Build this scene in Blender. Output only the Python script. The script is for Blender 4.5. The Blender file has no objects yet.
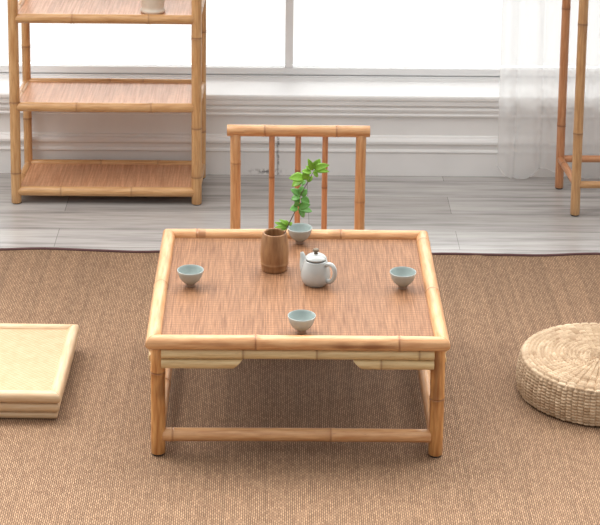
import bpy, math, random
from mathutils import Vector, Matrix
random.seed(7)
S = bpy.context.scene
COL = S.collection

# ------------------------------------------------------------------ camera
CAM_POS = Vector((-0.057307, -4.192993, 2.203834))
PITCH, YAW, ROLL, FPX = 0.2138256, 0.0120867, 0.0114857, 1949.449
SHIFT_Y = -0.570293                            # the photo is the lower part of a wider frame
F = Vector((math.sin(YAW)*math.cos(PITCH), math.cos(YAW)*math.cos(PITCH), -math.sin(PITCH)))
R = Vector((math.cos(YAW), -math.sin(YAW), 0)); U = R.cross(F)
R2 = math.cos(ROLL)*R + math.sin(ROLL)*U
U2 = -math.sin(ROLL)*R + math.cos(ROLL)*U
cd = bpy.data.cameras.new('camera'); cam = bpy.data.objects.new('camera', cd); COL.objects.link(cam)
M3 = Matrix((R2, U2, -F)).transposed()
cam.matrix_world = Matrix.Translation(CAM_POS) @ M3.to_4x4()
cd.sensor_fit = 'HORIZONTAL'; cd.sensor_width = 36.0; cd.lens = FPX*36.0/600.0; cd.shift_y = SHIFT_Y
cd.clip_start = 0.05; cd.clip_end = 60
S.camera = cam

# ------------------------------------------------------------------ light
w = bpy.data.worlds.new('daylight'); S.world = w; w.use_nodes = True
nt = w.node_tree; nt.nodes.clear()
wo = nt.nodes.new('ShaderNodeOutputWorld'); bg = nt.nodes.new('ShaderNodeBackground')
tc = nt.nodes.new('ShaderNodeTexCoord'); sx = nt.nodes.new('ShaderNodeSeparateXYZ')
def mrange(src, a, b, c, d, kind='SMOOTHSTEP'):
    n = nt.nodes.new('ShaderNodeMapRange'); n.interpolation_type = kind
    for k, v in (('From Min', a), ('From Max', b), ('To Min', c), ('To Max', d)): n.inputs[k].default_value = v
    nt.links.new(src, n.inputs['Value']); return n.outputs[0]
def wmath(op, a, b):
    n = nt.nodes.new('ShaderNodeMath'); n.operation = op
    nt.links.new(a, n.inputs[0]); nt.links.new(b, n.inputs[1]); return n.outputs[0]
nt.links.new(tc.outputs['Generated'], sx.inputs[0])
ROOM_LOW, ROOM_TOP, GROUND, SKY = 0.14, 0.94, 1.40, 6.2       # studio side, its ceiling, ground and sky beyond the window
outside = mrange(sx.outputs['Y'], -0.05, 0.35, 0.0, 1.0)
strength = wmath('ADD', mrange(sx.outputs['Z'], 0.05, 0.65, ROOM_LOW, ROOM_LOW+ROOM_TOP),
                 wmath('MULTIPLY', outside, mrange(sx.outputs['Z'], 0.10, 0.80, GROUND-ROOM_LOW, SKY)))
bg.inputs['Color'].default_value = (1.0, 0.985, 0.965, 1)
nt.links.new(strength, bg.inputs['Strength']); nt.links.new(bg.outputs[0], wo.inputs[0])

def area(name, loc, target, sx_, sy_, power, color):
    l = bpy.data.lights.new(name, 'AREA'); l.shape = 'RECTANGLE'; l.size = sx_; l.size_y = sy_
    l.energy = power; l.color = color
    o = bpy.data.objects.new(name, l); COL.objects.link(o); o.location = loc
    o.rotation_euler = (Vector(target)-Vector(loc)).to_track_quat('-Z', 'Y').to_euler()
    return o
area('ceiling_softbox', (-1.7, 0.75, 2.5), (0.1, 0.45, 0), 1.7, 1.5, 34, (1.0, 0.97, 0.93))

vs = S.view_settings
vs.view_transform = 'Standard'; vs.look = 'None'; vs.gamma = 1.0; vs.use_curve_mapping = False
vs.exposure = 0.0

# ------------------------------------------------------------------ node helpers
def newmat(name):
    m = bpy.data.materials.new(name); m.use_nodes = True
    t = m.node_tree; b = t.nodes['Principled BSDF']
    return m, t, b
def N(t, typ, **kw):
    n = t.nodes.new(typ)
    for k, v in kw.items():
        if k.startswith('_'): setattr(n, k[1:], v)
        else: n.inputs[k.replace('__', ' ')].default_value = v
    return n
def ramp(t, stops, fac=None):
    r = t.nodes.new('ShaderNodeValToRGB'); e = r.color_ramp.elements
    while len(e) < len(stops): e.new(0.5)
    for i, (p, c) in enumerate(stops):
        e[i].position = p; e[i].color = (c, c, c, 1) if not hasattr(c, '__len__') else tuple(c)+(1,)
    if fac is not None: t.links.new(fac, r.inputs[0])
    return r
def mix(t, a, b, fac, mode='MIX'):
    n = t.nodes.new('ShaderNodeMix'); n.data_type = 'RGBA'; n.blend_type = mode
    for sock, v in ((n.inputs[0], fac), (n.inputs[6], a), (n.inputs[7], b)):
        if isinstance(v, bpy.types.NodeSocket): t.links.new(v, sock)
        elif hasattr(v, '__len__'): sock.default_value = tuple(v)+(1,)
        else: sock.default_value = v
    return n.outputs[2]
def mapping(t, src, scale=(1, 1, 1), loc=(0, 0, 0), rot=(0, 0, 0)):
    n = t.nodes.new('ShaderNodeMapping'); t.links.new(src, n.inputs[0])
    n.inputs['Scale'].default_value = scale; n.inputs['Location'].default_value = loc
    n.inputs['Rotation'].default_value = rot
    return n.outputs[0]
def bump(t, b, h, strength=0.3, dist=0.001):
    n = t.nodes.new('ShaderNodeBump'); n.inputs['Strength'].default_value = strength
    n.inputs['Distance'].default_value = dist
    t.links.new(h, n.inputs['Height']); t.links.new(n.outputs[0], b.inputs['Normal'])
def lin(r, g, b):
    f = lambda c: (c/255/12.92) if c/255 <= 0.04045 else ((c/255+0.055)/1.055)**2.4
    return (f(r), f(g), f(b))

# ------------------------------------------------------------------ materials
def bamboo_mat(name, light, dark, scar, rough=0.38):
    m, t, b = newmat(name); L = t.links
    at = N(t, 'ShaderNodeAttribute', _attribute_name='culm')
    mk = N(t, 'ShaderNodeAttribute', _attribute_name='scar')
    v1 = mapping(t, at.outputs['Vector'], (2.5, 1.6, 1.6))
    n1 = N(t, 'ShaderNodeTexNoise', Scale=1.6, Detail=3.0); L.new(v1, n1.inputs['Vector'])
    v2 = mapping(t, at.outputs['Vector'], (4, 14, 14))
    n2 = N(t, 'ShaderNodeTexNoise', Scale=1.0, Detail=3.0); L.new(v2, n2.inputs['Vector'])
    r1 = ramp(t, [(0.34, 0.0), (0.68, 1.0)], n1.outputs[0])
    c = mix(t, light, dark, r1.outputs[0])
    r2 = ramp(t, [(0.35, 0.91), (0.6, 1.03)], n2.outputs[0])
    c = mix(t, c, r2.outputs[0], 0.7, 'MULTIPLY')
    v3 = mapping(t, at.outputs['Vector'], (5, 3, 3), (3, 5, 9))      # small brown blemishes
    n3 = N(t, 'ShaderNodeTexNoise', Scale=2.2, Detail=5.0, Roughness=0.65); L.new(v3, n3.inputs['Vector'])
    r3 = ramp(t, [(0.62, 0.0), (0.76, 0.6)], n3.outputs[0])
    c = mix(t, c, scar, r3.outputs[0])
    c = mix(t, c, scar, mk.outputs['Fac'])
    L.new(c, b.inputs['Base Color'])
    b.inputs['Roughness'].default_value = rough
    b.inputs['Coat Weight'].default_value = 0.12; b.inputs['Coat Roughness'].default_value = 0.25
    bump(t, b, n2.outputs[0], 0.12, 0.0006)
    return m
BAM = bamboo_mat('bamboo_honey', lin(220, 172, 124), lin(196, 140, 92), lin(120, 66, 30))
BAML = bamboo_mat('bamboo_leg', lin(212, 158, 98), lin(178, 116, 62), lin(96, 52, 26))
BAMG = bamboo_mat('bamboo_split_pale', lin(218, 192, 144), lin(198, 166, 118), lin(120, 76, 40), 0.5)
BAMP = bamboo_mat('bamboo_cream', lin(215, 187, 152), lin(203, 169, 129), lin(205, 160, 110), 0.5)
BAMR = bamboo_mat('bamboo_reddish', lin(206, 150, 108), lin(184, 122, 80), lin(104, 56, 32))
BAMS = bamboo_mat('bamboo_shelf', lin(222, 176, 124), lin(196, 144, 92), lin(112, 66, 36))
BAMT = bamboo_mat('bamboo_tan', lin(210, 166, 118), lin(184, 136, 90), lin(104, 64, 36))
BAMV = bamboo_mat('bamboo_vase_brown', lin(168, 126, 86), lin(136, 96, 62), lin(88, 56, 34), 0.55)

def weave_mat(name, c1, c2, seam, sx_=260.0, cross=0.35, rough=0.6, sy_=9.0, spec=0.5):
    """thin bamboo strips running front to back, stitched across"""
    m, t, b = newmat(name); L = t.links
    tc = t.nodes.new('ShaderNodeTexCoord'); o = tc.outputs['Object']
    n1 = N(t, 'ShaderNodeTexNoise', Scale=1.0, Detail=2.0); L.new(mapping(t, o, (sx_, sy_, 1)), n1.inputs['Vector'])
    n2 = N(t, 'ShaderNodeTexNoise', Scale=1.0, Detail=2.0); L.new(mapping(t, o, (38, 2.5, 1)), n2.inputs['Vector'])
    n3 = N(t, 'ShaderNodeTexNoise', Scale=1.0, Detail=3.0); L.new(mapping(t, o, (120, 150, 1)), n3.inputs['Vector'])
    f = ramp(t, [(0.3, 0.0), (0.7, 1.0)], n1.outputs[0])
    c = mix(t, c1, c2, f.outputs[0])
    f2 = ramp(t, [(0.35, 0.92), (0.65, 1.07)], n2.outputs[0])
    c = mix(t, c, f2.outputs[0], 0.8, 'MULTIPLY')
    wv = N(t, 'ShaderNodeTexWave', Scale=1.0, Distortion=0.6); wv.wave_type = 'BANDS'; wv.bands_direction = 'Y'
    L.new(mapping(t, o, (1, 24, 1)), wv.inputs['Vector'])
    f3 = ramp(t, [(0.0, 1.0), (0.18, 0.0)], wv.outputs['Fac'])
    f4 = N(t, 'ShaderNodeMath', _operation='MULTIPLY'); L.new(f3.outputs[0], f4.inputs[0]); f4.inputs[1].default_value = cross
    c = mix(t, c, seam, f4.outputs[0])
    f5 = ramp(t, [(0.3, 0.9), (0.7, 1.1)], n3.outputs[0])
    c = mix(t, c, f5.outputs[0], 0.8, 'MULTIPLY')
    L.new(c, b.inputs['Base Color']); b.inputs['Roughness'].default_value = rough; b.inputs['Specular IOR Level'].default_value = spec
    bump(t, b, n1.outputs[0], 0.35, 0.0008)
    return m
WEAVE = weave_mat('woven_tabletop', lin(163, 121, 89), lin(118, 81, 56), lin(104, 68, 47), 400.0, 0.45, 0.55, 11.0, 0.25)
WEAVES = weave_mat('woven_shelf', lin(222, 172, 134), lin(190, 132, 92), lin(150, 98, 70), 210, 0.4, 0.40, 7.0)

def seat_weave(name):
    m, t, b = newmat(name); L = t.links
    tc = t.nodes.new('ShaderNodeTexCoord'); o = tc.outputs['Object']
    ck = N(t, 'ShaderNodeTexChecker', Scale=1.0); L.new(mapping(t, o, (140, 140, 1)), ck.inputs['Vector'])
    n = N(t, 'ShaderNodeTexNoise', Scale=55.0, Detail=4.0); L.new(o, n.inputs['Vector'])
    c = mix(t, lin(208, 179, 148), lin(186, 148, 110), n.outputs[0])
    c = mix(t, c, lin(216, 176, 126), 0.0)
    f = N(t, 'ShaderNodeMath', _operation='MULTIPLY'); L.new(ck.outputs['Fac'], f.inputs[0]); f.inputs[1].default_value = 0.45
    c = mix(t, c, lin(186, 140, 94), f.outputs[0])
    L.new(c, b.inputs['Base Color']); b.inputs['Roughness'].default_value = 0.7
    bump(t, b, ck.outputs['Fac'], 0.2, 0.0006)
    return m
SEATW = seat_weave('pale_woven_seat')

def rug_mat():
    m, t, b = newmat('rug_weave'); L = t.links
    tc = t.nodes.new('ShaderNodeTexCoord'); o = tc.outputs['Object']
    v = mapping(t, o, (1, 1, 1), (0, 0, 0), (0, 0, math.radians(90)))
    wob = N(t, 'ShaderNodeTexNoise', Scale=22.0, Detail=2.0); L.new(o, wob.inputs['Vector'])
    add = t.nodes.new('ShaderNodeVectorMath'); add.operation = 'MULTIPLY_ADD'
    L.new(wob.outputs['Color'], add.inputs[0]); add.inputs[1].default_value = (0.006, 0.004, 0); L.new(v, add.inputs[2])
    br = N(t, 'ShaderNodeTexBrick', Scale=1.0); br.offset = 0.5; br.squash = 1.0
    br.inputs['Color1'].default_value = (*lin(174, 142, 112), 1); br.inputs['Color2'].default_value = (*lin(144, 113, 87), 1)
    br.inputs['Mortar'].default_value = (*lin(92, 68, 52), 1)
    br.inputs['Mortar Size'].default_value = 0.0011; br.inputs['Mortar Smooth'].default_value = 0.6
    br.inputs['Brick Width'].default_value = 0.0125; br.inputs['Row Height'].default_value = 0.0046
    L.new(add.outputs[0], br.inputs['Vector'])
    n1 = N(t, 'ShaderNodeTexNoise', Scale=1.0, Detail=3.0); L.new(mapping(t, o, (75, 0.5, 1)), n1.inputs['Vector'])
    f = ramp(t, [(0.3, 0.84), (0.7, 1.10)], n1.outputs[0])
    c = mix(t, br.outputs['Color'], f.outputs[0], 1.0, 'MULTIPLY')
    n2 = N(t, 'ShaderNodeTexNoise', Scale=320.0, Detail=3.0); L.new(o, n2.inputs['Vector'])
    f2 = ramp(t, [(0.3, 0.82), (0.7, 1.14)], n2.outputs[0])
    c = mix(t, c, f2.outputs[0], 0.9, 'MULTIPLY')
    L.new(c, b.inputs['Base Color']); b.inputs['Roughness'].default_value = 0.8
    b.inputs['Specular IOR Level'].default_value = 0.25
    inv = N(t, 'ShaderNodeMath', _operation='SUBTRACT'); inv.inputs[0].default_value = 1.0; L.new(br.outputs['Fac'], inv.inputs[1])
    bump(t, b, inv.outputs[0], 0.5, 0.0012)
    return m
RUG = rug_mat()

def floor_mat():
    m, t, b = newmat('grey_wood_planks'); L = t.links
    tc = t.nodes.new('ShaderNodeTexCoord'); o = tc.outputs['Object']
    v = mapping(t, o, (1, 1, 1), (0.718, 0.026, 0))
    br = N(t, 'ShaderNodeTexBrick', Scale=1.0); br.offset = 0.37; br.offset_frequency = 2
    br.inputs['Color1'].default_value = (0.40, 0.378, 0.36, 1); br.inputs['Color2'].default_value = (0.50, 0.48, 0.465, 1)
    br.inputs['Mortar'].default_value = (0.16, 0.15, 0.145, 1)
    br.inputs['Mortar Size'].default_value = 0.0008; br.inputs['Mortar Smooth'].default_value = 0.3
    br.inputs['Brick Width'].default_value = 1.22; br.inputs['Row Height'].default_value = 0.15
    L.new(v, br.inputs['Vector'])
    n1 = N(t, 'ShaderNodeTexNoise', Scale=1.0, Detail=5.0, Roughness=0.6); L.new(mapping(t, o, (1.7, 26, 1)), n1.inputs['Vector'])
    f = ramp(t, [(0.30, 0.60), (0.50, 0.98), (0.72, 1.16)], n1.outputs[0])
    c = mix(t, br.outputs['Color'], f.outputs[0], 1.0, 'MULTIPLY')
    n2 = N(t, 'ShaderNodeTexNoise', Scale=1.0, Detail=4.0); L.new(mapping(t, o, (9, 170, 1)), n2.inputs['Vector'])
    f2 = ramp(t, [(0.3, 0.84), (0.7, 1.10)], n2.outputs[0])
    c = mix(t, c, f2.outputs[0], 0.8, 'MULTIPLY')
    L.new(c, b.inputs['Base Color'])
    b.inputs['Roughness'].default_value = 0.27; b.inputs['Specular IOR Level'].default_value = 0.7
    bump(t, b, n2.outputs[0], 0.08, 0.0008)
    return m
FLOOR = floor_mat()

def paint_mat(name, c, rough=0.5, stain=False):
    m, t, b = newmat(name); L = t.links
    tc = t.nodes.new('ShaderNodeTexCoord'); o = tc.outputs['Object']
    n = N(t, 'ShaderNodeTexNoise', Scale=7.0, Detail=4.0); L.new(o, n.inputs['Vector'])
    f = ramp(t, [(0.3, 0.96), (0.7, 1.02)], n.outputs[0])
    col = mix(t, c, f.outputs[0], 1.0, 'MULTIPLY')
    if stain:      # grime in the joint of the skirting and along its foot
        sp = t.nodes.new('ShaderNodeSeparateXYZ'); L.new(o, sp.inputs[0])
        n2 = N(t, 'ShaderNodeTexNoise', Scale=85.0, Detail=4.0); L.new(o, n2.inputs['Vector'])
        def band(sock, centre, half):
            a = N(t, 'ShaderNodeMath', _operation='SUBTRACT'); L.new(sock, a.inputs[0]); a.inputs[1].default_value = centre
            a2 = N(t, 'ShaderNodeMath', _operation='ABSOLUTE'); L.new(a.outputs[0], a2.inputs[0])
            r = t.nodes.new('ShaderNodeMapRange'); L.new(a2.outputs[0], r.inputs['Value'])
            r.inputs['From Min'].default_value = 0; r.inputs['From Max'].default_value = half
            r.inputs['To Min'].default_value = 1; r.inputs['To Max'].default_value = 0
            return r.outputs[0]
        def mul(a, b_):
            q = N(t, 'ShaderNodeMath', _operation='MULTIPLY'); L.new(a, q.inputs[0])
            if isinstance(b_, float): q.inputs[1].default_value = b_
            else: L.new(b_, q.inputs[1])
            return q.outputs[0]
        thr = ramp(t, [(0.44, 0.0), (0.56, 1.0)], n2.outputs[0]).outputs[0]
        s1 = mul(band(sp.outputs['X'], -0.047, 0.006), thr)
        s2 = mul(mul(band(sp.outputs['X'], -0.085, 0.075), band(sp.outputs['Z'], 0.008, 0.012)), thr)
        ad = N(t, 'ShaderNodeMath', _operation='MAXIMUM'); L.new(s1, ad.inputs[0]); L.new(s2, ad.inputs[1])
        col = mix(t, col, lin(70, 60, 54), mul(ad.outputs[0], 0.85))
    L.new(col, b.inputs['Base Color']); b.inputs['Roughness'].default_value = rough
    return m
WHITE = paint_mat('white_paint', (0.93, 0.925, 0.92), 0.45)
WALLP = paint_mat('wall_paint', (0.88, 0.87, 0.86), 0.6)
SKIRT = paint_mat('skirting_paint', (0.88, 0.87, 0.86), 0.5, True)
FRAMEW = paint_mat('window_frame_white', (0.90, 0.905, 0.91), 0.4)
def plain(name, c, rough, coat=0.0, noise=0.06, nscale=40):
    m, t, b = newmat(name)
    tc = t.nodes.new('ShaderNodeTexCoord')
    n = N(t, 'ShaderNodeTexNoise', Scale=nscale, Detail=3.0); t.links.new(tc.outputs['Object'], n.inputs['Vector'])
    f = ramp(t, [(0.3, 1-noise), (0.7, 1+noise)], n.outputs[0])
    t.links.new(mix(t, c, f.outputs[0], 1.0, 'MULTIPLY'), b.inputs['Base Color'])
    b.inputs['Roughness'].default_value = rough; b.inputs['Coat Weight'].default_value = coat
    b.inputs['Coat Roughness'].default_value = 0.08
    return m
BLACK = plain('black_rubber', (0.02, 0.02, 0.02), 0.6)
BINDING = plain('plum_brown_binding', lin(92, 62, 62), 0.8)
CELADON = plain('celadon_glaze', lin(170, 176, 171), 0.2, 0.4, 0.04)
CELIN = plain('celadon_inside_glaze', lin(160, 172, 169), 0.2, 0.4, 0.04)
CLAY = plain('bare_clay_foot', lin(140, 116, 98), 0.7)
POTW = plain('warm_white_glaze', lin(182, 186, 184), 0.2, 0.4, 0.03)
CREAM = plain('cream_ceramic', lin(226, 214, 198), 0.45)
BRONZE = plain('bronze_knob', lin(112, 98, 78), 0.35)
LEAF = plain('fresh_green_leaf', lin(116, 164, 42), 0.45, 0.0, 0.22, 35)
LEAF.node_tree.nodes['Principled BSDF'].inputs['Subsurface Weight'].default_value = 0.0
LEAFD = plain('deep_green_leaf', lin(92, 148, 64), 0.45, 0.0, 0.22, 35)
STEM = plain('grey_brown_stem', lin(96, 84, 72), 0.7)
SOIL = plain('dark_hollow', lin(60, 42, 30), 0.8)

def straw_mat():
    m, t, b = newmat('straw_rope'); L = t.links
    at = N(t, 'ShaderNodeAttribute', _attribute_name='strand')
    tc = t.nodes.new('ShaderNodeTexCoord'); o = tc.outputs['Object']
    n1 = N(t, 'ShaderNodeTexNoise', Scale=1.0, Detail=2.0); L.new(at.outputs['Vector'], n1.inputs['Vector'])
    n2 = N(t, 'ShaderNodeTexNoise', Scale=260.0, Detail=3.0); L.new(o, n2.inputs['Vector'])
    c = mix(t, lin(214, 190, 160), lin(152, 122, 90), ramp(t, [(0.30, 0.05), (0.72, 0.9)], n1.outputs[0]).outputs[0])
    c = mix(t, c, ramp(t, [(0.3, 0.84), (0.7, 1.08)], n2.outputs[0]).outputs[0], 0.9, 'MULTIPLY')
    L.new(c, b.inputs['Base Color']); b.inputs['Roughness'].default_value = 0.75
    bump(t, b, n2.outputs[0], 0.3, 0.001)
    return m
STRAW = straw_mat()

def sheer_mat():
    m = bpy.data.materials.new('sheer_voile'); m.use_nodes = True; t = m.node_tree; t.nodes.clear(); L = t.links
    out = t.nodes.new('ShaderNodeOutputMaterial')
    tr = t.nodes.new('ShaderNodeBsdfTransparent'); df = t.nodes.new('ShaderNodeBsdfDiffuse'); tl = t.nodes.new('ShaderNodeBsdfTranslucent')
    df.inputs[0].default_value = (0.93, 0.93, 0.93, 1); tl.inputs[0].default_value = (0.95, 0.95, 0.95, 1)
    m1 = t.nodes.new('ShaderNodeMixShader'); m1.inputs[0].default_value = 0.62
    L.new(df.outputs[0], m1.inputs[1]); L.new(tl.outputs[0], m1.inputs[2])
    lw = t.nodes.new('ShaderNodeLayerWeight'); lw.inputs[0].default_value = 0.35
    mr = t.nodes.new('ShaderNodeMapRange'); L.new(lw.outputs['Facing'], mr.inputs['Value'])
    mr.inputs['To Min'].default_value = 0.58; mr.inputs['To Max'].default_value = 0.85
    m2 = t.nodes.new('ShaderNodeMixShader'); L.new(mr.outputs[0], m2.inputs[0])
    L.new(tr.outputs[0], m2.inputs[1]); L.new(m1.outputs[0], m2.inputs[2]); L.new(m2.outputs[0], out.inputs[0])
    return m
SHEER = sheer_mat()
def glass_mat():
    m = bpy.data.materials.new('window_glass'); m.use_nodes = True; t = m.node_tree; t.nodes.clear(); L = t.links
    out = t.nodes.new('ShaderNodeOutputMaterial')
    tr = t.nodes.new('ShaderNodeBsdfTransparent'); gl = t.nodes.new('ShaderNodeBsdfGlossy'); gl.inputs['Roughness'].default_value = 0.02
    tr.inputs[0].default_value = (0.97, 0.98, 0.98, 1)
    fr = t.nodes.new('ShaderNodeFresnel'); fr.inputs[0].default_value = 1.45
    mx = t.nodes.new('ShaderNodeMixShader'); L.new(fr.outputs[0], mx.inputs[0]); L.new(tr.outputs[0], mx.inputs[1]); L.new(gl.outputs[0], mx.inputs[2])
    L.new(mx.outputs[0], out.inputs[0]); return m
GLASS = glass_mat()

# ------------------------------------------------------------------ object helpers
def tag(o, label=None, cat=None, group=None, kind=None):
    if label: o['label'] = label
    if cat: o['category'] = cat
    if group: o['group'] = group
    if kind: o['kind'] = kind
    return o
def root(name, loc, label, cat, rotz=0, group=None):
    o = bpy.data.objects.new(name, None); COL.objects.link(o); o.empty_display_size = 0.05
    o.location = loc; o.rotation_euler = (0, 0, rotz)
    return tag(o, label, cat, group)
def build(name, verts, faces, mat, parent=None, smooth=True, attrs=None, sharp=None):
    me = bpy.data.meshes.new(name); me.from_pydata([tuple(v) for v in verts], [], faces); me.update()
    if smooth:
        me.polygons.foreach_set('use_smooth', [True]*len(me.polygons))
        if sharp: me.set_sharp_from_angle(angle=math.radians(sharp))
    me.materials.append(mat)
    for k, (typ, data) in (attrs or {}).items():
        a = me.attributes.new(k, typ, 'POINT')
        a.data.foreach_set('vector' if typ == 'FLOAT_VECTOR' else 'value', data)
    o = bpy.data.objects.new(name, me); COL.objects.link(o)
    if parent: o.parent = parent
    return o
def box(name, lo, hi, mat, parent=None, bevel=0.0):
    (a, b, c), (d, e, f) = lo, hi
    v = [(a,b,c),(d,b,c),(d,e,c),(a,e,c),(a,b,f),(d,b,f),(d,e,f),(a,e,f)]
    fc = [(0,3,2,1),(4,5,6,7),(0,1,5,4),(1,2,6,5),(2,3,7,6),(3,0,4,7)]
    o = build(name, v, fc, mat, parent, smooth=False)
    if bevel:
        md = o.modifiers.new('bevel', 'BEVEL'); md.width = bevel; md.segments = 2
    return o
def multibox(name, boxes, mat, parent=None, bevel=0.0):
    v = []; fc = []
    for (a, b, c), (d, e, f) in boxes:
        i = len(v)
        v += [(a,b,c),(d,b,c),(d,e,c),(a,e,c),(a,b,f),(d,b,f),(d,e,f),(a,e,f)]
        fc += [tuple(i+k for k in q) for q in ((0,3,2,1),(4,5,6,7),(0,1,5,4),(1,2,6,5),(2,3,7,6),(3,0,4,7))]
    o = build(name, v, fc, mat, parent, smooth=False)
    if bevel:
        md = o.modifiers.new('bevel', 'BEVEL'); md.width = bevel; md.segments = 2
    return o
def lathe(name, prof, mat, parent=None, seg=48, sharp=None, centre=(0, 0, 0), culm=False):
    v = []; fc = []; at = []; sc = []
    n = len(prof); sd = random.uniform(0, 40)
    for (r, z) in prof:
        for k in range(seg):
            a = 2*math.pi*k/seg
            v.append((centre[0]+r*math.cos(a), centre[1]+r*math.sin(a), centre[2]+z))
            at += [z*4+sd, math.cos(a), math.sin(a)]; sc.append(0.0)
    for i in range(n-1):
        for k in range(seg):
            k2 = (k+1) % seg
            fc.append((i*seg+k, i*seg+k2, (i+1)*seg+k2, (i+1)*seg+k))
    A = {'culm': ('FLOAT_VECTOR', at), 'scar': ('FLOAT', sc)} if culm else None
    return build(name, v, fc, mat, parent, True, A, sharp)
def culm(name, p0, p1, r, mat, parent=None, nodes=(), cut0=None, cut1=None, seg=24, r1=None, chamfer=0.0012, scar=0.85, stains=()):
    """a bamboo pole from p0 to p1 with swollen joints; nodes are distances from p0.
    cut0/cut1: slope vectors that slant the end faces (mitres)."""
    p0 = Vector(p0); p1 = Vector(p1); d = p1-p0; Ln = d.length; d.normalize()
    ref = Vector((0, 0, 1)) if abs(d.z) < 0.9 else Vector((0, 1, 0))
    u = d.cross(ref).normalized(); w_ = d.cross(u)
    r1 = r if r1 is None else r1
    ss = {0.0, Ln, chamfer*1.2, Ln-chamfer*1.2}
    k = max(2, int(Ln/0.04))
    for i in range(1, k): ss.add(Ln*i/k)
    for nd in nodes:
        for dx in (-.014, -.009, -.006, -.004, -.0025, -.0012, 0, .0012, .0025, .004, .006, .009, .014):
            if 0.002 < nd+dx < Ln-0.002: ss.add(nd+dx)
    for st in stains:
        for i in range(25): ss.add(st[0]+(st[1]-st[0])*i/24)
    ss = sorted(q for q in ss if 0 <= q <= Ln)
    sd = random.uniform(0, 60); ph = random.uniform(0, 6.28)
    bx, by = random.uniform(-1, 1)*0.0012*min(1, Ln/0.5), random.uniform(-1, 1)*0.0012*min(1, Ln/0.5)
    side = [random.choice((-1, 1)) for _ in nodes]
    v = []; at = []; sc = []
    def ring(s, rr, mk):
        e0 = max(0.0, 1-s/(Ln*0.5)); e1 = max(0.0, 1-(Ln-s)/(Ln*0.5))
        bend = math.sin(math.pi*s/Ln)
        for j in range(seg):
            a = 2*math.pi*j/seg
            o = (u*math.cos(a)+w_*math.sin(a))*rr
            sh = 0.0
            if cut0 is not None and s < Ln*0.5: sh += Vector(cut0).dot(o)*(1 if s < 0.03 else 0)
            if cut1 is not None and s > Ln*0.5: sh += Vector(cut1).dot(o)*(1 if Ln-s < 0.03 else 0)
            v.append(p0 + d*(s+sh) + o + (u*bx+w_*by)*bend)
            at.extend((s*4+sd, math.cos(a+ph), math.sin(a+ph)))
            m_ = mk
            for (s0, s1, an, wd, stg) in stains:          # brown weathered patches along the pole
                if s0 < s < s1:
                    q = math.sin(math.pi*((s-s0)/(s1-s0))**1.5)
                    da = (a-math.radians(an)+math.pi) % (2*math.pi)-math.pi
                    m_ = max(m_, stg*min(1, q*1.6)*math.exp(-(da/math.radians(wd*(0.7+0.3*math.sin(s*90))))**2))
            sc.append(min(1.0, m_))
    rings = 0
    def R_(s):
        rr = r+(r1-r)*s/Ln; mk = 0.0
        for nd, sg in zip(nodes, side):
            x = s-nd
            rr += r*(0.075*math.exp(-(x/0.007)**2)-0.085*math.exp(-(x/0.0014)**2))
            mk = max(mk, 0.75*scar*math.exp(-(x/0.0030)**2), 0.38*scar*math.exp(-abs(x)/0.012) if x*sg > 0 else 0)
        return rr, mk
    ring(0.0, R_(0)[0]*0.0, 0); ring(0.0, R_(0)[0]-chamfer, 0.0); rings += 2
    for s in ss:
        if s <= 0 or s >= Ln: continue
        rr, mk = R_(s); ring(s, rr, mk); rings += 1
    ring(Ln, R_(Ln)[0]-chamfer, 0.0); ring(Ln, 0.0, 0); rings += 2
    fc = []
    for i in range(rings-1):
        for j in range(seg):
            j2 = (j+1) % seg
            fc.append((i*seg+j, i*seg+j2, (i+1)*seg+j2, (i+1)*seg+j))
    return build(name, v, fc, mat, parent, True, {'culm': ('FLOAT_VECTOR', at), 'scar': ('FLOAT', sc)}, 50)
def tube(name, pts, radii, mat, parent=None, seg=12, sub=8, attrs=False):
    P = [Vector(p) for p in pts]
    def cr(a, b, c, d, t): return 0.5*((2*b)+(c-a)*t+(2*a-5*b+4*c-d)*t*t+(3*b-a-3*c+d)*t**3)
    path = []; rad = []
    for i in range(len(P)-1):
        a = P[max(i-1, 0)]; b = P[i]; c = P[i+1]; d = P[min(i+2, len(P)-1)]
        for k in range(sub):
            t = k/sub; path.append(cr(a, b, c, d, t)); rad.append(radii[i]*(1-t)+radii[i+1]*t)
    path.append(P[-1]); rad.append(radii[-1])
    v = []; fc = []; un = None
    for i, p in enumerate(path):
        tg = (path[min(i+1, len(path)-1)]-path[max(i-1, 0)]).normalized()
        if un is None:
            ref = Vector((0, 0, 1)) if abs(tg.z) < 0.9 else Vector((0, 1, 0)); un = tg.cross(ref).normalized()
        un = (un-tg*un.dot(tg)).normalized(); wn = tg.cross(un)
        for j in range(seg):
            a = 2*math.pi*j/seg; v.append(p+(un*math.cos(a)+wn*math.sin(a))*rad[i])
    n = len(path)
    for i in range(n-1):
        for j in range(seg):
            j2 = (j+1) % seg; fc.append((i*seg+j, i*seg+j2, (i+1)*seg+j2, (i+1)*seg+j))
    fc.append(tuple(reversed(range(seg)))); fc.append(tuple((n-1)*seg+j for j in range(seg)))
    return build(name, v, fc, mat, parent)
def extrude_x(name, prof, spans, mat, parent=None):
    """prof: (y, z) outline, closed; spans: list of (x0, x1)"""
    v = []; fc = []; n = len(prof)
    for x0, x1 in spans:
        i = len(v)
        v += [(x0, y, z) for y, z in prof]+[(x1, y, z) for y, z in prof]
        for k in range(n):
            k2 = (k+1) % n; fc.append((i+k, i+n+k, i+n+k2, i+k2))
        fc.append(tuple(i+k for k in range(n))); fc.append(tuple(i+n+k for k in reversed(range(n))))
    return build(name, v, fc, mat, parent, False)

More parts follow.
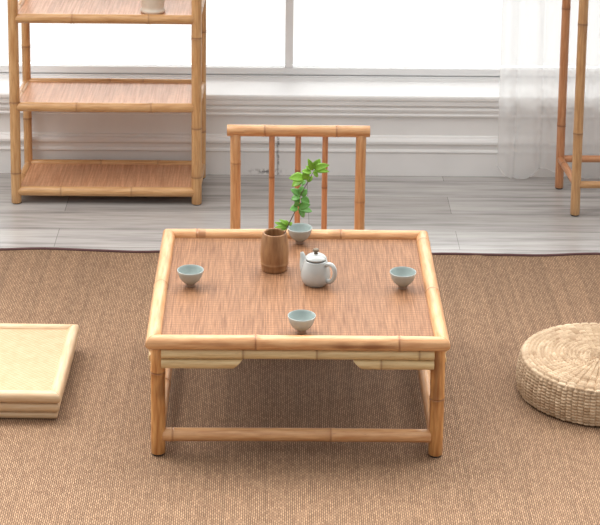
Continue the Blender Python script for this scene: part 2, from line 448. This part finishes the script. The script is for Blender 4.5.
# ================================================================== SETTING
ZF = -0.004                                   # floor level (the rug's top is z = 0)
XW = 2.7
tag(box('floor', (-XW, -3.2, ZF-0.05), (XW, 2.40, ZF), FLOOR), 'grey wood plank floor', 'floor', kind='structure')
YP = 1.986                                    # face of the wall below the window
YB = 1.974                                    # face of the skirting
# wall: apron below the window, piers at both sides, lintel above
tag(multibox('wall_back', [((-XW, YP, ZF), (XW, YP+0.30, 0.268)), ((-XW, YP, 0.268), (-2.3, YP+0.30, 2.7)),
    ((2.3, YP, 0.268), (XW, YP+0.30, 2.7)), ((-2.3, YP, 2.35), (2.3, YP+0.30, 2.7))], WALLP),
    'white painted wall below and beside the window', 'wall', kind='structure')
# skirting with its moulded cap; a narrow dark joint behind the chair
sk = [(YP, ZF), (YB, ZF), (YB, 0.075), (YB-0.003, 0.077), (YB-0.005, 0.081), (YB-0.003, 0.086), (YB+0.001, 0.089), (YB+0.001, 0.103),
      (YB-0.006, 0.106), (YB-0.010, 0.111), (YB-0.010, 0.118), (YB-0.006, 0.123), (YB+0.004, 0.126), (YB+0.006, 0.131), (YP, 0.134)]
tag(extrude_x('baseboard_back', sk, [(-XW, -0.0485), (-0.0465, XW)], SKIRT),
    'moulded white skirting board along the foot of the wall', 'skirting board', kind='structure')
# window board and stepped moulding under it
NO = 1.957
sill = [(YP+0.20, 0.268), (YP, 0.268), (YP, 0.202), (YP-0.012, 0.202), (YP-0.014, 0.207), (YP-0.010, 0.212), (YP-0.010, 0.217), (YP-0.016, 0.220),
        (YP-0.019, 0.227), (YP-0.017, 0.233), (YP-0.012, 0.236), (YP-0.012, 0.241), (YP-0.024, 0.244), (NO+0.005, 0.249), (NO+0.004, 0.256),
        (NO+0.007, 0.259), (NO+0.001, 0.262), (NO, 0.266), (NO, 0.273), (NO+0.004, 0.277), (YP+0.20, 0.277)]
tag(extrude_x('trim_1', sill, [(-2.3, 2.3)], WHITE), 'bright white window ledge with stepped moulding under its edge', 'window ledge', kind='structure')
# window
YW = 2.165
win = root('window_1', (0, YW, 0.277), 'wide white framed window blown out by daylight', 'window'); win['kind'] = 'structure'
multibox('window_frame', [((-2.3, 0, 0.0), (2.3, 0.05, 0.005)), ((-2.3, 0.010, 0.004), (2.3, 0.05, 0.0105)), ((-2.3, 0.0, 0.010), (2.3, 0.05, 0.033)),
    ((-2.3, 0, 2.0), (2.3, 0.05, 2.054)), ((-2.3, 0, 0.033), (-2.25, 0.05, 2.0)), ((2.25, 0, 0.033), (2.3, 0.05, 2.0))], FRAMEW, win, 0.0015)
for i, xm in enumerate((-1.50, -0.012, 1.50)):
    multibox('mullion', [((xm-0.0135, -0.002, 0.033), (xm+0.0135, 0.048, 2.0))], FRAMEW, win, 0.003)
    k = multibox('track', [((xm-0.0135, -0.003, 0.0125), (xm+0.0135, -0.0002, 0.033))], FRAMEW, win, 0.001)
for xa, xb in ((-2.25, -1.5135), (-1.4865, -0.0255), (0.0015, 1.4865), (1.5135, 2.25)):
    box('glass_pane', (xa, 0.022, 0.033), (xb, 0.028, 2.0), GLASS, win)

# ================================================================== RUG
def make_rug():
    x0, x1, y0, y1 = -1.7, 1.75, -0.95, 1.281
    def edge(x): return y1 + 0.0065*math.sin(x*7.1+0.8)+0.0045*math.sin(x*15.3)+0.0015*math.sin(x*31) - 0.006*x
    def hz(x, y): return 0.0030*math.exp(-((x-0.543-0.012*math.sin(y*2))/0.012)**2)+0.0010*math.exp(-((x-0.40)/0.02)**2)
    rg = root('rug', (0, 0, ZF), 'large brown woven straw mat under the tea table', 'rug')
    nx = 240; ny = 24; v = []; fc = []
    for j in range(ny+1):
        for i in range(nx+1):
            x = x0+(x1-x0)*i/nx; y = y0+(edge(x)-y0)*j/ny
            v.append((x, y, 0.004-0.0005+hz(x, y)*0.0+hz(x, y)))
    for j in range(ny):
        for i in range(nx):
            a = j*(nx+1)+i; fc.append((a, a+1, a+nx+2, a+nx+1))
    n0 = len(v)                                 # skirt down to the floor
    loop = [i for i in range(nx+1)]+[j*(nx+1)+nx for j in range(1, ny+1)]+[ny*(nx+1)+i for i in range(nx-1, -1, -1)]+[j*(nx+1) for j in range(ny-1, 0, -1)]
    for q in loop: v.append((v[q][0], v[q][1], 0.0002))
    m = len(loop)
    for k in range(m):
        k2 = (k+1) % m; fc.append((loop[k2], loop[k], n0+k, n0+k2))
    build('mat', v, fc, RUG, rg, False)
    pts = [(x0+(x1-x0)*i/90, edge(x0+(x1-x0)*i/90), 0.0049) for i in range(91)]
    pts2 = [(x1, y0, 0.0049), (x0, y0, 0.0049), (x0, edge(x0), 0.0049)]
    tube('binding', pts, [0.0048]*91, BINDING, rg, 8, 1)
    tube('binding', [(x1, edge(x1), 0.0049), (x1, y0, 0.0049)], [0.0048]*2, BINDING, rg, 8, 1)
    tube('binding', pts2, [0.0048]*3, BINDING, rg, 8, 1)
    return rg
make_rug()

# ================================================================== TEA TABLE
def panel(name, x0, x1, y0, y1, z0, z1, mat, parent):
    return box(name, (x0, y0, z0), (x1, y1, z1), mat, parent, 0.001)
def half_end(sign, k=1.0): return (0, 0, sign*k)
def tea_table():
    T = root('tea_table', (0, 0, 0), 'low square bamboo tea table with woven reddish top on the brown mat', 'table')
    r = 0.0170; a = 0.3530-r; z = 0.2865; yb = 0.703-r
    # front and back rails run through, side rails are mitred against them
    culm('frame_rail', (-a, r, z), (a, r, z), r, BAM, T, nodes=(0.238, 0.571), cut0=(0, 1, 0), cut1=(0, -1, 0), stains=((0.36, 0.575, 8, 26, 0.85), (0.08, 0.22, -5, 16, 0.3)))
    culm('frame_rail', (-a, yb, z), (a, yb, z), r, BAM, T, nodes=(0.075, 0.455), cut0=(0, -1, 0), cut1=(0, 1, 0), stains=((0.070, 0.10, -30, 60, 0.6), (0.42, 0.47, -40, 50, 0.3)))
    culm('frame_rail', (-a, r, z), (-a, yb, z), r, BAM, T, nodes=(0.325,), cut0=(1, 0, 0), cut1=(-1, 0, 0), scar=0.35)
    culm('frame_rail', (a, r, z), (a, yb, z), r, BAM, T, nodes=(0.29, 0.618), cut0=(-1, 0, 0), cut1=(1, 0, 0), scar=0.6)
    panel('tabletop', -0.330, 0.330, 0.023, 0.680, 0.278, 0.2855, WEAVE, T)
    for (x, y, nd, nf) in ((-0.3255, 0.028, (0.204,), BAML), (0.3270, 0.028, (0.142,), BAML), (-0.3255, 0.675, (0.12,), BAML), (0.3255, 0.675, (0.1,), BAML)):
        lg = culm('leg', (x, y, 0.004), (x, y, 0.278), 0.0170, nf, T, nodes=nd, stains=((0.07, 0.29, 75, 38, 0.6),) if x > 0 else ((0.12, 0.205, 130, 50, 0.6),))
        culm('foot_cap', (x, y, 0.0), (x, y, 0.006), 0.0150, BLACK, lg, chamfer=0.001)
    # split-bamboo apron: one full strip and two short brackets with slanted ends on each side
    za, zb, ra = 0.2595, 0.2352, 0.0120
    def side(p, q, axis):
        p = Vector(p); q = Vector(q); d = (q-p).normalized(); Ln = (q-p).length
        up = Vector((0, 0, za)); lo = Vector((0, 0, zb))
        culm('apron_strip', p+up, q+up, ra, BAMG, T, nodes=(Ln*0.30, Ln*0.57, Ln*0.945))
        culm('bracket', p+lo, p+lo+d*0.178, ra, BAMG, T, nodes=(), cut1=(0, 0, 1.0))
        culm('bracket', q+lo-d*0.178, q+lo, ra, BAMG, T, nodes=(0.055,), cut0=(0, 0, -1.0))
    side((-0.317, 0.0155, 0), (0.317, 0.0155, 0), 0)
    side((-0.317, 0.6875, 0), (0.317, 0.6875, 0), 0)
    side((-0.337, 0.041, 0), (-0.337, 0.662, 0), 1)
    side((0.337, 0.041, 0), (0.337, 0.662, 0), 1)
    zs, rs = 0.0490, 0.0155
    culm('stretcher', (-0.315, 0.028, zs), (0.315, 0.028, zs), rs, BAM, T, nodes=(0.024, 0.394), scar=0.6)
    culm('stretcher', (-0.315, 0.675, zs), (0.315, 0.675, zs), rs, BAM, T, nodes=(0.2, 0.5))
    culm('stretcher', (-0.3255, 0.04, zs), (-0.3255, 0.663, zs), rs, BAM, T, nodes=(0.25,))
    culm('stretcher', (0.3255, 0.04, zs), (0.3255, 0.663, zs), rs, BAM, T, nodes=(0.35,))
tea_table()
ZT = 0.2855

# ================================================================== CHAIR
def chair():
    C = root('floor_chair', (0.009, 1.10, 0), 'low bamboo chair with spindle back standing behind the tea table', 'chair')
    culm('top_rail', (-0.203, 0, 0.4415), (0.204, 0, 0.4415), 0.0165, BAM, C, nodes=(0.108, 0.312), scar=0.7)
    for x, nd in ((-0.179, (0.10, 0.345)), (0.179, (0.08, 0.232))):
        culm('back_post', (x, 0, 0.0), (x, 0, 0.432), 0.0148, BAM, C, nodes=nd, scar=0.5)
    for x, nd in ((-0.075, (0.19,)), (0.0, (0.21,)), (0.077, (0.16,))):
        culm('spindle', (x, 0, 0.113), (x, 0, 0.430), 0.0082, BAMR, C, nodes=nd, seg=16)
    for x in (-0.179, 0.179):
        culm('front_leg', (x, -0.33, 0.0), (x, -0.33, 0.095), 0.0148, BAM, C, nodes=(0.05,))
        culm('seat_rail', (x, -0.345, 0.105), (x, 0.0, 0.105), 0.0130, BAM, C, nodes=(0.2,))
    culm('seat_rail', (-0.179, -0.332, 0.105), (0.179, -0.332, 0.105), 0.0130, BAM, C, nodes=(0.12,))
    culm('seat_rail', (-0.179, 0.0, 0.105), (0.179, 0.0, 0.105), 0.0130, BAM, C, nodes=(0.22,))
    panel('seat', -0.172, 0.172, -0.325, -0.006, 0.103, 0.112, WEAVES, C)
chair()

# ================================================================== SHELF UNIT
def shelf():
    xl, xr, yf, yb = -0.8790, -0.3055, 1.694, 1.940
    H = 1.20
    K = root('shelf_unit', ((xl+xr)/2, yf, ZF), 'open bamboo shelf unit with woven boards in front of the window', 'shelf')
    hw = (xr-xl)/2; d = yb-yf
    for x, y, nd in ((-hw, 0, (0.10, 0.334, 0.70)), (hw, 0, (0.09, 0.252, 0.548, 0.9)), (-hw+0.008, d, (0.2, 0.445, 0.8)), (hw+0.006, d, (0.16, 0.5, 0.85))):
        p = culm('post', (x, y, 0.003), (x, y, H), 0.0162 if y == 0 else 0.0138, BAMS, K, nodes=nd)
        culm('foot_cap', (x, y, 0.0), (x, y, 0.005), 0.012, BLACK, p, chamfer=0.001)
    for zc in (0.041, 0.3215, 0.609, 0.893, 1.165):
        r = 0.0152
        f = culm('front_rail', (-hw+0.006, 0.0, zc), (hw-0.006, 0.0, zc), r, BAMS, K, nodes=(random.uniform(.1, .3), random.uniform(.36, .48)), scar=0.5)
        culm('back_rail', (-hw+0.012, d, zc+0.005), (hw, d, zc+0.005), r*0.88, BAMS, K, nodes=(random.uniform(.1, .3), random.uniform(.36, .48)), scar=0.5)
        for x in (-hw, hw):
            culm('side_rail', (x, 0.006, zc), (x+(0.008 if x < 0 else 0.006), d-0.006, zc+0.004), r*0.82, BAMS, K, nodes=(0.11,), scar=0.5)
        panel('shelf_board', -hw+0.008, hw-0.008, 0.007, d-0.007, zc+0.001, zc+0.0085, WEAVES, K)
shelf()
def shelf_pot():
    P = root('ceramic_pot', (-0.4455, 1.750, ZF+0.609+0.0089), 'small cream ceramic pot on the highest visible shelf board', 'pot')
    pr = [(0.0, 0.0), (0.030, 0.0), (0.0345, 0.0015), (0.0365, 0.006), (0.0355, 0.010), (0.0325, 0.013), (0.0325, 0.022), (0.036, 0.045), (0.037, 0.06), (0.034, 0.075), (0.031, 0.082), (0.031, 0.086),
          (0.028, 0.086), (0.028, 0.08), (0.033, 0.06), (0.030, 0.02), (0.0, 0.012)]
    pr = [(r_*1.09, z_) for r_, z_ in pr]
    lathe('pot_body', pr, CREAM, P)
shelf_pot()

# ================================================================== STAND ON THE RIGHT
def stand():
    W_, D_ = 0.40, 0.245
    K = root('bamboo_stand', (0.888, 1.620, ZF), 'tall slim bamboo stand cut off by the right edge, before the curtain', 'stand')
    H = 1.02
    for x, y, m, nd, r in ((0.004, 0, BAMT, (0.268, 0.622, 0.9), 0.0150), (-0.012, D_, BAMR, (0.213, 0.607, 0.9), 0.0138), (W_, 0, BAMT, (0.3, 0.7), 0.0150), (W_, D_, BAMR, (0.25, 0.66), 0.0138)):
        p = culm('post', (x, y, 0.004), (x, y, H), r, m, K, nodes=nd)
        culm('foot_cap', (x, y, 0.0), (x, y, 0.006), r*0.88, BLACK, p, chamfer=0.001)
    for zc, r in ((0.102, 0.0115), (H-0.02, 0.0125)):
        culm('front_stretcher', (0.012, 0, zc), (W_-0.006, 0, zc), r, BAMT, K, nodes=(0.2,))
        culm('back_stretcher', (-0.004, D_, zc), (W_-0.006, D_, zc), r, BAMR, K, nodes=(0.24,))
        culm('side_stretcher', (0.0035, 0.008, zc), (-0.0115, D_-0.008, zc), r, BAMR, K, nodes=(0.17,))
        culm('side_stretcher', (W_, 0.008, zc), (W_, D_-0.008, zc), r, BAMR, K, nodes=(0.14,))
    panel('stand_top', 0.006, W_-0.002, 0.004, D_-0.004, H-0.012, H-0.004, WEAVES, K)
stand()

# ================================================================== CURTAIN
def curtain():
    Yc = 1.924
    C = root('sheer_curtain', (1.1, Yc, ZF), 'sheer white curtain hanging before the right side of the window', 'curtain')
    x0, x1, H = 0.682, 1.62, 2.25
    hem = [(0.682, 0.054), (0.688, 0.040), (0.70, 0.022), (0.724, 0.010), (0.773, 0.012), (0.79, 0.026), (0.81, 0.041), (0.845, 0.045), (0.871, 0.034), (0.92, 0.020), (0.981, 0.012), (1.05, 0.022), (1.15, 0.026), (1.3, 0.012), (1.45, 0.02), (1.62, 0.014)]
    def hz(x):
        for (a, za), (b, zb) in zip(hem, hem[1:]):
            if x <= b:
                t = max(0, (x-a)/(b-a)); t = t*t*(3-2*t); return za*(1-t)+zb*t
        return hem[-1][1]
    nx, nz = 240, 60; v = []; fc = []
    for j in range(nz+1):
        q = j/nz
        for i in range(nx+1):
            x = x0+(x1-x0)*i/nx; z = hz(x)+(H-hz(x))*q**1.4
            am = 0.011*(0.75+0.35*q)
            ph = x*62+1.1*math.sin(x*17)+0.5*math.sin(z*3.1+x*4)
            y = am*math.sin(ph)+0.004*math.sin(x*140+z*2)
            xx = x + 0.006*math.cos(ph)*1.0
            v.append((xx-1.1, y, z))
    for j in range(nz):
        for i in range(nx):
            a = j*(nx+1)+i; fc.append((a, a+1, a+nx+2, a+nx+1))
    build('cloth', v, fc, SHEER, C)
    hp = []
    for i in range(0, nx+1, 3): hp.append(Vector(v[i])+Vector((0, 0, 0.003)))
    tube('hem', hp, [0.0016]*len(hp), SHEER, C, 6, 2)
    culm('curtain_rod', (-0.50, 0, H+0.006), (0.56, 0, H+0.006), 0.009, FRAMEW, C)
curtain()

# ================================================================== STRAW POUF
def pouf():
    Rr, Hh = 0.2095, 0.095
    P = root('straw_pouf', (0.771, 0.372, 0), 'round thick woven straw floor cushion at the right edge', 'pouf')
    SEG = 880
    jit = [random.uniform(-0.22, 0.22) for _ in range(88)]
    prof = []                                   # (r, z, nr, nz, along)
    nside = 66; h0 = 0.004; rc = 0.016
    zs = [h0+(Hh-rc-h0)*i/nside for i in range(nside+1)]
    s = 0.0; prev = None
    pts = [(Rr-0.012, 0.0005, 0.3, -1)]
    for z in zs:
        q = (z-h0)/(Hh-rc-h0)
        pts.append((Rr-0.006+0.006*math.sin(math.pi*min(1, q*0.9+0.1))*1.0, z, 1, 0))
    for i in range(1, 13):
        a = math.pi/2*i/12; re = pts[nside+1][0]
        pts.append((re-rc+rc*math.cos(a), Hh-rc+rc*math.sin(a), math.cos(a), math.sin(a)))
    nr = 150; r_in = pts[-1][0]
    for i in range(1, nr+1):
        r = r_in*(1-i/nr*0.992)
        pts.append((r, Hh+0.003*(1-(r/r_in)**2)*0.0-0.004*math.exp(-(r/0.05)**2), 0, 1))
    v = []; at = []
    s = 0.0
    for i, (r, z, nr_, nz_) in enumerate(pts):
        if i: s += math.hypot(r-pts[i-1][0], z-pts[i-1][1])
        side = nz_ < 0.5
        for k in range(SEG):
            a = 2*math.pi*k/SEG
            if i == 0: dsp = 0; c1 = c2 = 0
            elif side:
                w_ = a/(2*math.pi)*88; cw = math.floor(w_); fw = w_-cw
                row = s/0.0078+jit[cw % 88]; rw = math.floor(row); fr = row-rw
                dsp = 0.0036*abs(math.sin(math.pi*fr))**0.8*(0.8+0.2*math.sin(math.pi*fw))-0.0026*math.exp(-(min(fw, 1-fw)/0.13)**2)
                c1, c2 = rw, cw
            else:
                # spiral of rope, crossed by narrow radial furrows
                row = (r_in-r)/0.0098+a/(2*math.pi); rw = math.floor(row); fr = row-rw
                ns = 52 if r > 0.07 else (26 if r > 0.03 else 13)
                w_ = a/(2*math.pi)*ns+0.05*math.sin(rw*2.3); cw = math.floor(w_); fw = w_-cw
                sect = 0.5-0.5*math.cos(a*1.0+0.6)              # the furrows fade where the rope lies tighter
                dsp = 0.0050*abs(math.sin(math.pi*fr))**0.8-(0.0020+0.0045*(1-sect))*math.exp(-(min(fw, 1-fw)/0.12)**2)
                c1, c2 = rw+50, cw*0.6
            rn = random.uniform(-1, 1)*0.00025
            dsp += rn
            rr = r+dsp*nr_; zz = z+dsp*max(nz_, 0)
            v.append((rr*math.cos(a), rr*math.sin(a), max(zz, 0.0004)))
            at += [c1*0.71, c2*0.83, 0.2]
    n = len(pts); fc = []
    for i in range(n-1):
        for k in range(SEG):
            k2 = (k+1) % SEG; fc.append((i*SEG+k, i*SEG+k2, (i+1)*SEG+k2, (i+1)*SEG+k))
    fc.append(tuple((n-1)*SEG+k for k in range(SEG)))
    fc.append(tuple(reversed(range(SEG))))
    build('woven_body', v, fc, STRAW, P, True, {'strand': ('FLOAT_VECTOR', at)})
pouf()

# ================================================================== LOW SEAT ON THE LEFT
def low_seat():
    Sz = 0.42; r = 0.0148; zc = 0.0585; a = Sz/2-r
    K = root('low_stool', (-0.5695-Sz/2, 0.186+Sz/2, 0), 'very low square cream bamboo stool with woven seat at the left edge', 'stool', -0.010)
    for sg in (-1, 1):
        culm('seat_rail', (-a, sg*a, zc), (a, sg*a, zc), r, BAMP, K, cut0=(0, -sg, 0), cut1=(0, sg, 0), scar=0.3)
        culm('seat_rail', (sg*a, -a, zc), (sg*a, a, zc), r, BAMP, K, cut0=(-sg, 0, 0), cut1=(sg, 0, 0), scar=0.3)
    panel('woven_seat', -a+0.006, a-0.006, -a+0.006, a-0.006, 0.056, 0.0655, SEATW, K)
    b = a-0.003; r2 = 0.0132; z2 = 0.0315
    for sg in (-1, 1):
        culm('apron_strip', (-b, sg*b, z2), (b, sg*b, z2), r2, BAMP, K, cut0=(0, -sg, 0), cut1=(0, sg, 0), scar=0.3)
        culm('apron_strip', (sg*b, -b, z2), (sg*b, b, z2), r2, BAMP, K, cut0=(-sg, 0, 0), cut1=(sg, 0, 0), scar=0.3)
    r3 = 0.0098; z3 = 0.0100; Lb = 0.138; c = b-0.0015
    for sg in (-1, 1):
        culm('foot_bracket', (-c, sg*c, z3), (-c+Lb, sg*c, z3), r3, BAMP, K, cut0=(0, -sg, 0), cut1=(0, 0, 1))
        culm('foot_bracket', (c-Lb, sg*c, z3), (c, sg*c, z3), r3, BAMP, K, cut0=(0, 0, -1), cut1=(0, sg, 0))
        culm('foot_bracket', (sg*c, -c, z3), (sg*c, -c+Lb, z3), r3, BAMP, K, cut0=(-sg, 0, 0), cut1=(0, 0, 1))
        culm('foot_bracket', (sg*c, c-Lb, z3), (sg*c, c, z3), r3, BAMP, K, cut0=(0, 0, -1), cut1=(sg, 0, 0))
low_seat()

# ================================================================== TEA THINGS
def make_cup():
    c = root('tea_cup', (0, 0, ZT), 'x', 'cup', group='celadon tea cups on the tea table')
    out = [(0.0100, 0.0070), (0.0118, 0.0082), (0.0175, 0.0120), (0.0240, 0.0185), (0.0288, 0.0270), (0.0318, 0.0370), (0.0331, 0.0424), (0.0328, 0.0436), (0.0318, 0.0437)]
    inn = [(0.0318, 0.0437), (0.0308, 0.0425), (0.0294, 0.037), (0.0266, 0.0280), (0.0222, 0.0202), (0.0160, 0.0145), (0.0095, 0.0120), (0.0, 0.0115)]
    bd = lathe('bowl', out, CELADON, c)
    lathe('bowl_inside', inn, CELIN, bd)
    lathe('foot_ring', [(0.0, 0.0008), (0.0085, 0.0008), (0.0092, 0.0), (0.0112, 0.0), (0.0117, 0.0012), (0.0108, 0.0050), (0.0101, 0.0080)], CLAY, c)
    return c
cup0 = make_cup()
def copy_tree(o, parent=None):
    c = o.copy(); COL.objects.link(c)
    if parent: c.parent = parent
    for ch in o.children: copy_tree(ch, c)
    return c
cups = [(-0.264, 0.348, 0.3, 1.0, 'pale celadon tea cup standing alone near the left rail of the table'),
        (0.263, 0.344, 1.1, 1.0, 'pale celadon tea cup standing alone near the right rail of the table'),
        (0.009, 0.076, 2.0, 1.0, 'pale celadon tea cup closest to the front rail of the table'),
        (0.010, 0.638, 2.9, 1.0, 'pale celadon tea cup at the back rail beside the brown vase')]
for i, (x, y, rz, s, lb) in enumerate(cups):
    c = cup0 if i == 0 else copy_tree(cup0)
    c.location = (x, y, ZT+0.0003); c.rotation_euler = (0, 0, rz); c['label'] = lb

def teapot():
    T = root('teapot', (0.047, 0.370, ZT+0.0003), 'small white glazed teapot with bronze knob in the middle of the table', 'teapot', math.radians(-37))
    T.scale = (1.09, 1.09, 1.09)
    pr = [(0.0, 0.001), (0.021, 0.001), (0.0215, 0.0), (0.0250, 0.0), (0.0262, 0.002), (0.0298, 0.006), (0.0332, 0.013), (0.0345, 0.021), (0.0337, 0.031), (0.0312, 0.042), (0.0280, 0.0515), (0.0262, 0.0560), (0.0258, 0.0580),
          (0.0224, 0.0582), (0.0222, 0.0560), (0.026, 0.045), (0.029, 0.025), (0.022, 0.006), (0.0, 0.005)]
    lathe('pot_body', pr, POTW, T)
    ld = lathe('lid', [(0.0, 0.0560), (0.0205, 0.0560), (0.0212, 0.0606), (0.0246, 0.0610), (0.0250, 0.0624), (0.0236, 0.0645), (0.0200, 0.0680), (0.013, 0.0712), (0.006, 0.0725), (0.0, 0.0727)], POTW, T)
    lathe('knob', [(0.0, 0.0720), (0.0050, 0.0724), (0.0038, 0.0745), (0.0044, 0.0768), (0.0070, 0.0790), (0.0078, 0.0812), (0.0060, 0.0838), (0.0, 0.0848)], BRONZE, ld, 20)
    tube('spout', [(-0.019, 0, 0.025), (-0.028, 0, 0.034), (-0.0335, 0, 0.045), (-0.0365, 0, 0.056), (-0.0400, 0, 0.0665)], [0.0190, 0.0150, 0.0105, 0.0068, 0.0036], POTW, T, 16)
    tube('handle', [(0.026, 0, 0.0505), (0.036, 0, 0.0555), (0.046, 0, 0.0550), (0.0525, 0, 0.0465), (0.0535, 0, 0.034), (0.0490, 0, 0.022), (0.0405, 0, 0.0145), (0.029, 0, 0.0150)],
         [0.0052, 0.0050, 0.0050, 0.0052, 0.0052, 0.0050, 0.0050, 0.0056], POTW, T, 14)
teapot()

VX, VY = -0.056, 0.460
def vase():
    V = root('bamboo_vase', (VX, VY, ZT+0.0003), 'brown bamboo tube vase left of the teapot', 'vase')
    pr = [(0.0, 0.0), (0.0310, 0.0), (0.0326, 0.0015), (0.0334, 0.006), (0.0343, 0.0155), (0.0357, 0.0180), (0.0361, 0.0200), (0.0350, 0.0224), (0.0350, 0.0242), (0.0362, 0.034), (0.0364, 0.046), (0.0354, 0.062), (0.0330, 0.082), (0.0304, 0.0968), (0.0298, 0.0990),
          (0.0287, 0.0997), (0.0262, 0.0990), (0.0258, 0.095), (0.029, 0.06), (0.029, 0.022), (0.0, 0.021)]
    lathe('vase_body', pr, BAMV, V, 48, None, (0, 0, 0), True)
vase()

def branch():
    B = root('leafy_branch', (VX, VY, ZT), 'thin branch with fresh green leaves standing in the brown vase', 'branch')
    k = 0.002487
    def P(zx, zy, dy=0.0):
        # sketch units (5.53 per photo pixel) to metres in the branch's own upright plane
        px = 250+zx/5.53; py = 155+zy/5.53
        return Vector(((px-274.3)*k, dy, (267.5-py)*0.00265*1.06 - dy*0.42))
    st = [Vector((0.004, 0.004, 0.024)), Vector((0.016, 0.006, 0.080)), P(190, 432, -0.002), P(212, 385), P(236, 338), P(262, 285, 0.002), P(276, 235), P(300, 190, -0.002), P(325, 150), P(350, 100, 0.002)]
    tube('stem', st, [0.0013, 0.0013, 0.0012, 0.0012, 0.0012, 0.0011, 0.0010, 0.0010, 0.0009, 0.0006], STEM, B, 8, 5)
    leaves = [  # base, tip, width (all in sketch units), light?
        ((345, 100), (318, 42), 26, 1), ((348, 92), (385, 40), 34, 1), ((352, 92), (432, 72), 34, 1), ((350, 100), (436, 104), 26, 1), ((345, 108), (378, 134), 22, 1), ((338, 112), (282, 104), 30, 1), ((335, 100), (306, 76), 20, 1),
        ((300, 140), (212, 140), 46, 1), ((292, 150), (226, 182), 40, 1), ((305, 150), (300, 98), 36, 1), ((308, 160), (280, 176), 26, 0), ((312, 158), (345, 130), 22, 1),
        ((280, 232), (222, 196), 32, 0), ((280, 228), (286, 178), 36, 0), ((278, 240), (222, 250), 32, 0), ((284, 236), (312, 198), 30, 0), ((278, 250), (332, 268), 38, 0), ((272, 248), (246, 280), 26, 0),
        ((264, 298), (218, 306), 34, 0), ((268, 292), (330, 280), 34, 0), ((268, 302), (346, 312), 34, 0), ((266, 304), (306, 344), 40, 0), ((262, 290), (250, 262), 24, 0),
        ((210, 392), (160, 356), 20, 1), ((206, 396), (132, 372), 20, 1), ((204, 400), (134, 398), 18, 1), ((214, 390), (232, 372), 18, 1), ((205, 402), (168, 412), 18, 1), ((212, 388), (196, 360), 14, 1)]
    rnd = random.Random(3)
    for mat, flag, nm in ((LEAF, 1, 'light_foliage'), (LEAFD, 0, 'dark_foliage')):
        v = []; fc = []
        for (b, tp, wd, lt) in leaves:
            if lt != flag: continue
            dy = rnd.uniform(-0.008, 0.008)
            p = P(*b, 0.0); q = P(*tp, dy*1.4)
            ax = (q-p); Ln = ax.length; ax.normalize()
            nrm = Vector((rnd.uniform(-.35, .35), -0.75, 0.65+rnd.uniform(-.3, .3))).normalized()
            sd = ax.cross(nrm).normalized(); nn = sd.cross(ax).normalized()
            hw = wd/5.53*k*0.5*1.3
            i0 = len(v); rows = 9
            for i in range(rows):
                t = i/(rows-1)
                ww = hw*max(0.03, (math.sin(math.pi*min(1, t**0.85*0.97+0.03))**0.8)) if t > 0.1 else hw*(0.06+t*2.2)
                if i == rows-1: ww = hw*0.04
                cz = nn*(0.16*Ln*math.sin(math.pi*t)*0.5 - 0.10*Ln*t*t)
                for j in (-1, -0.5, 0, 0.5, 1):
                    v.append(p+ax*Ln*t+sd*ww*j+cz+nn*abs(j)*ww*0.22)
            for i in range(rows-1):
                for j in range(4):
                    a = i0+i*5+j; fc.append((a, a+1, a+6, a+5))
        o = build(nm, v, fc, mat, B)
        md = o.modifiers.new('thickness', 'SOLIDIFY'); md.thickness = 0.0004
branch()
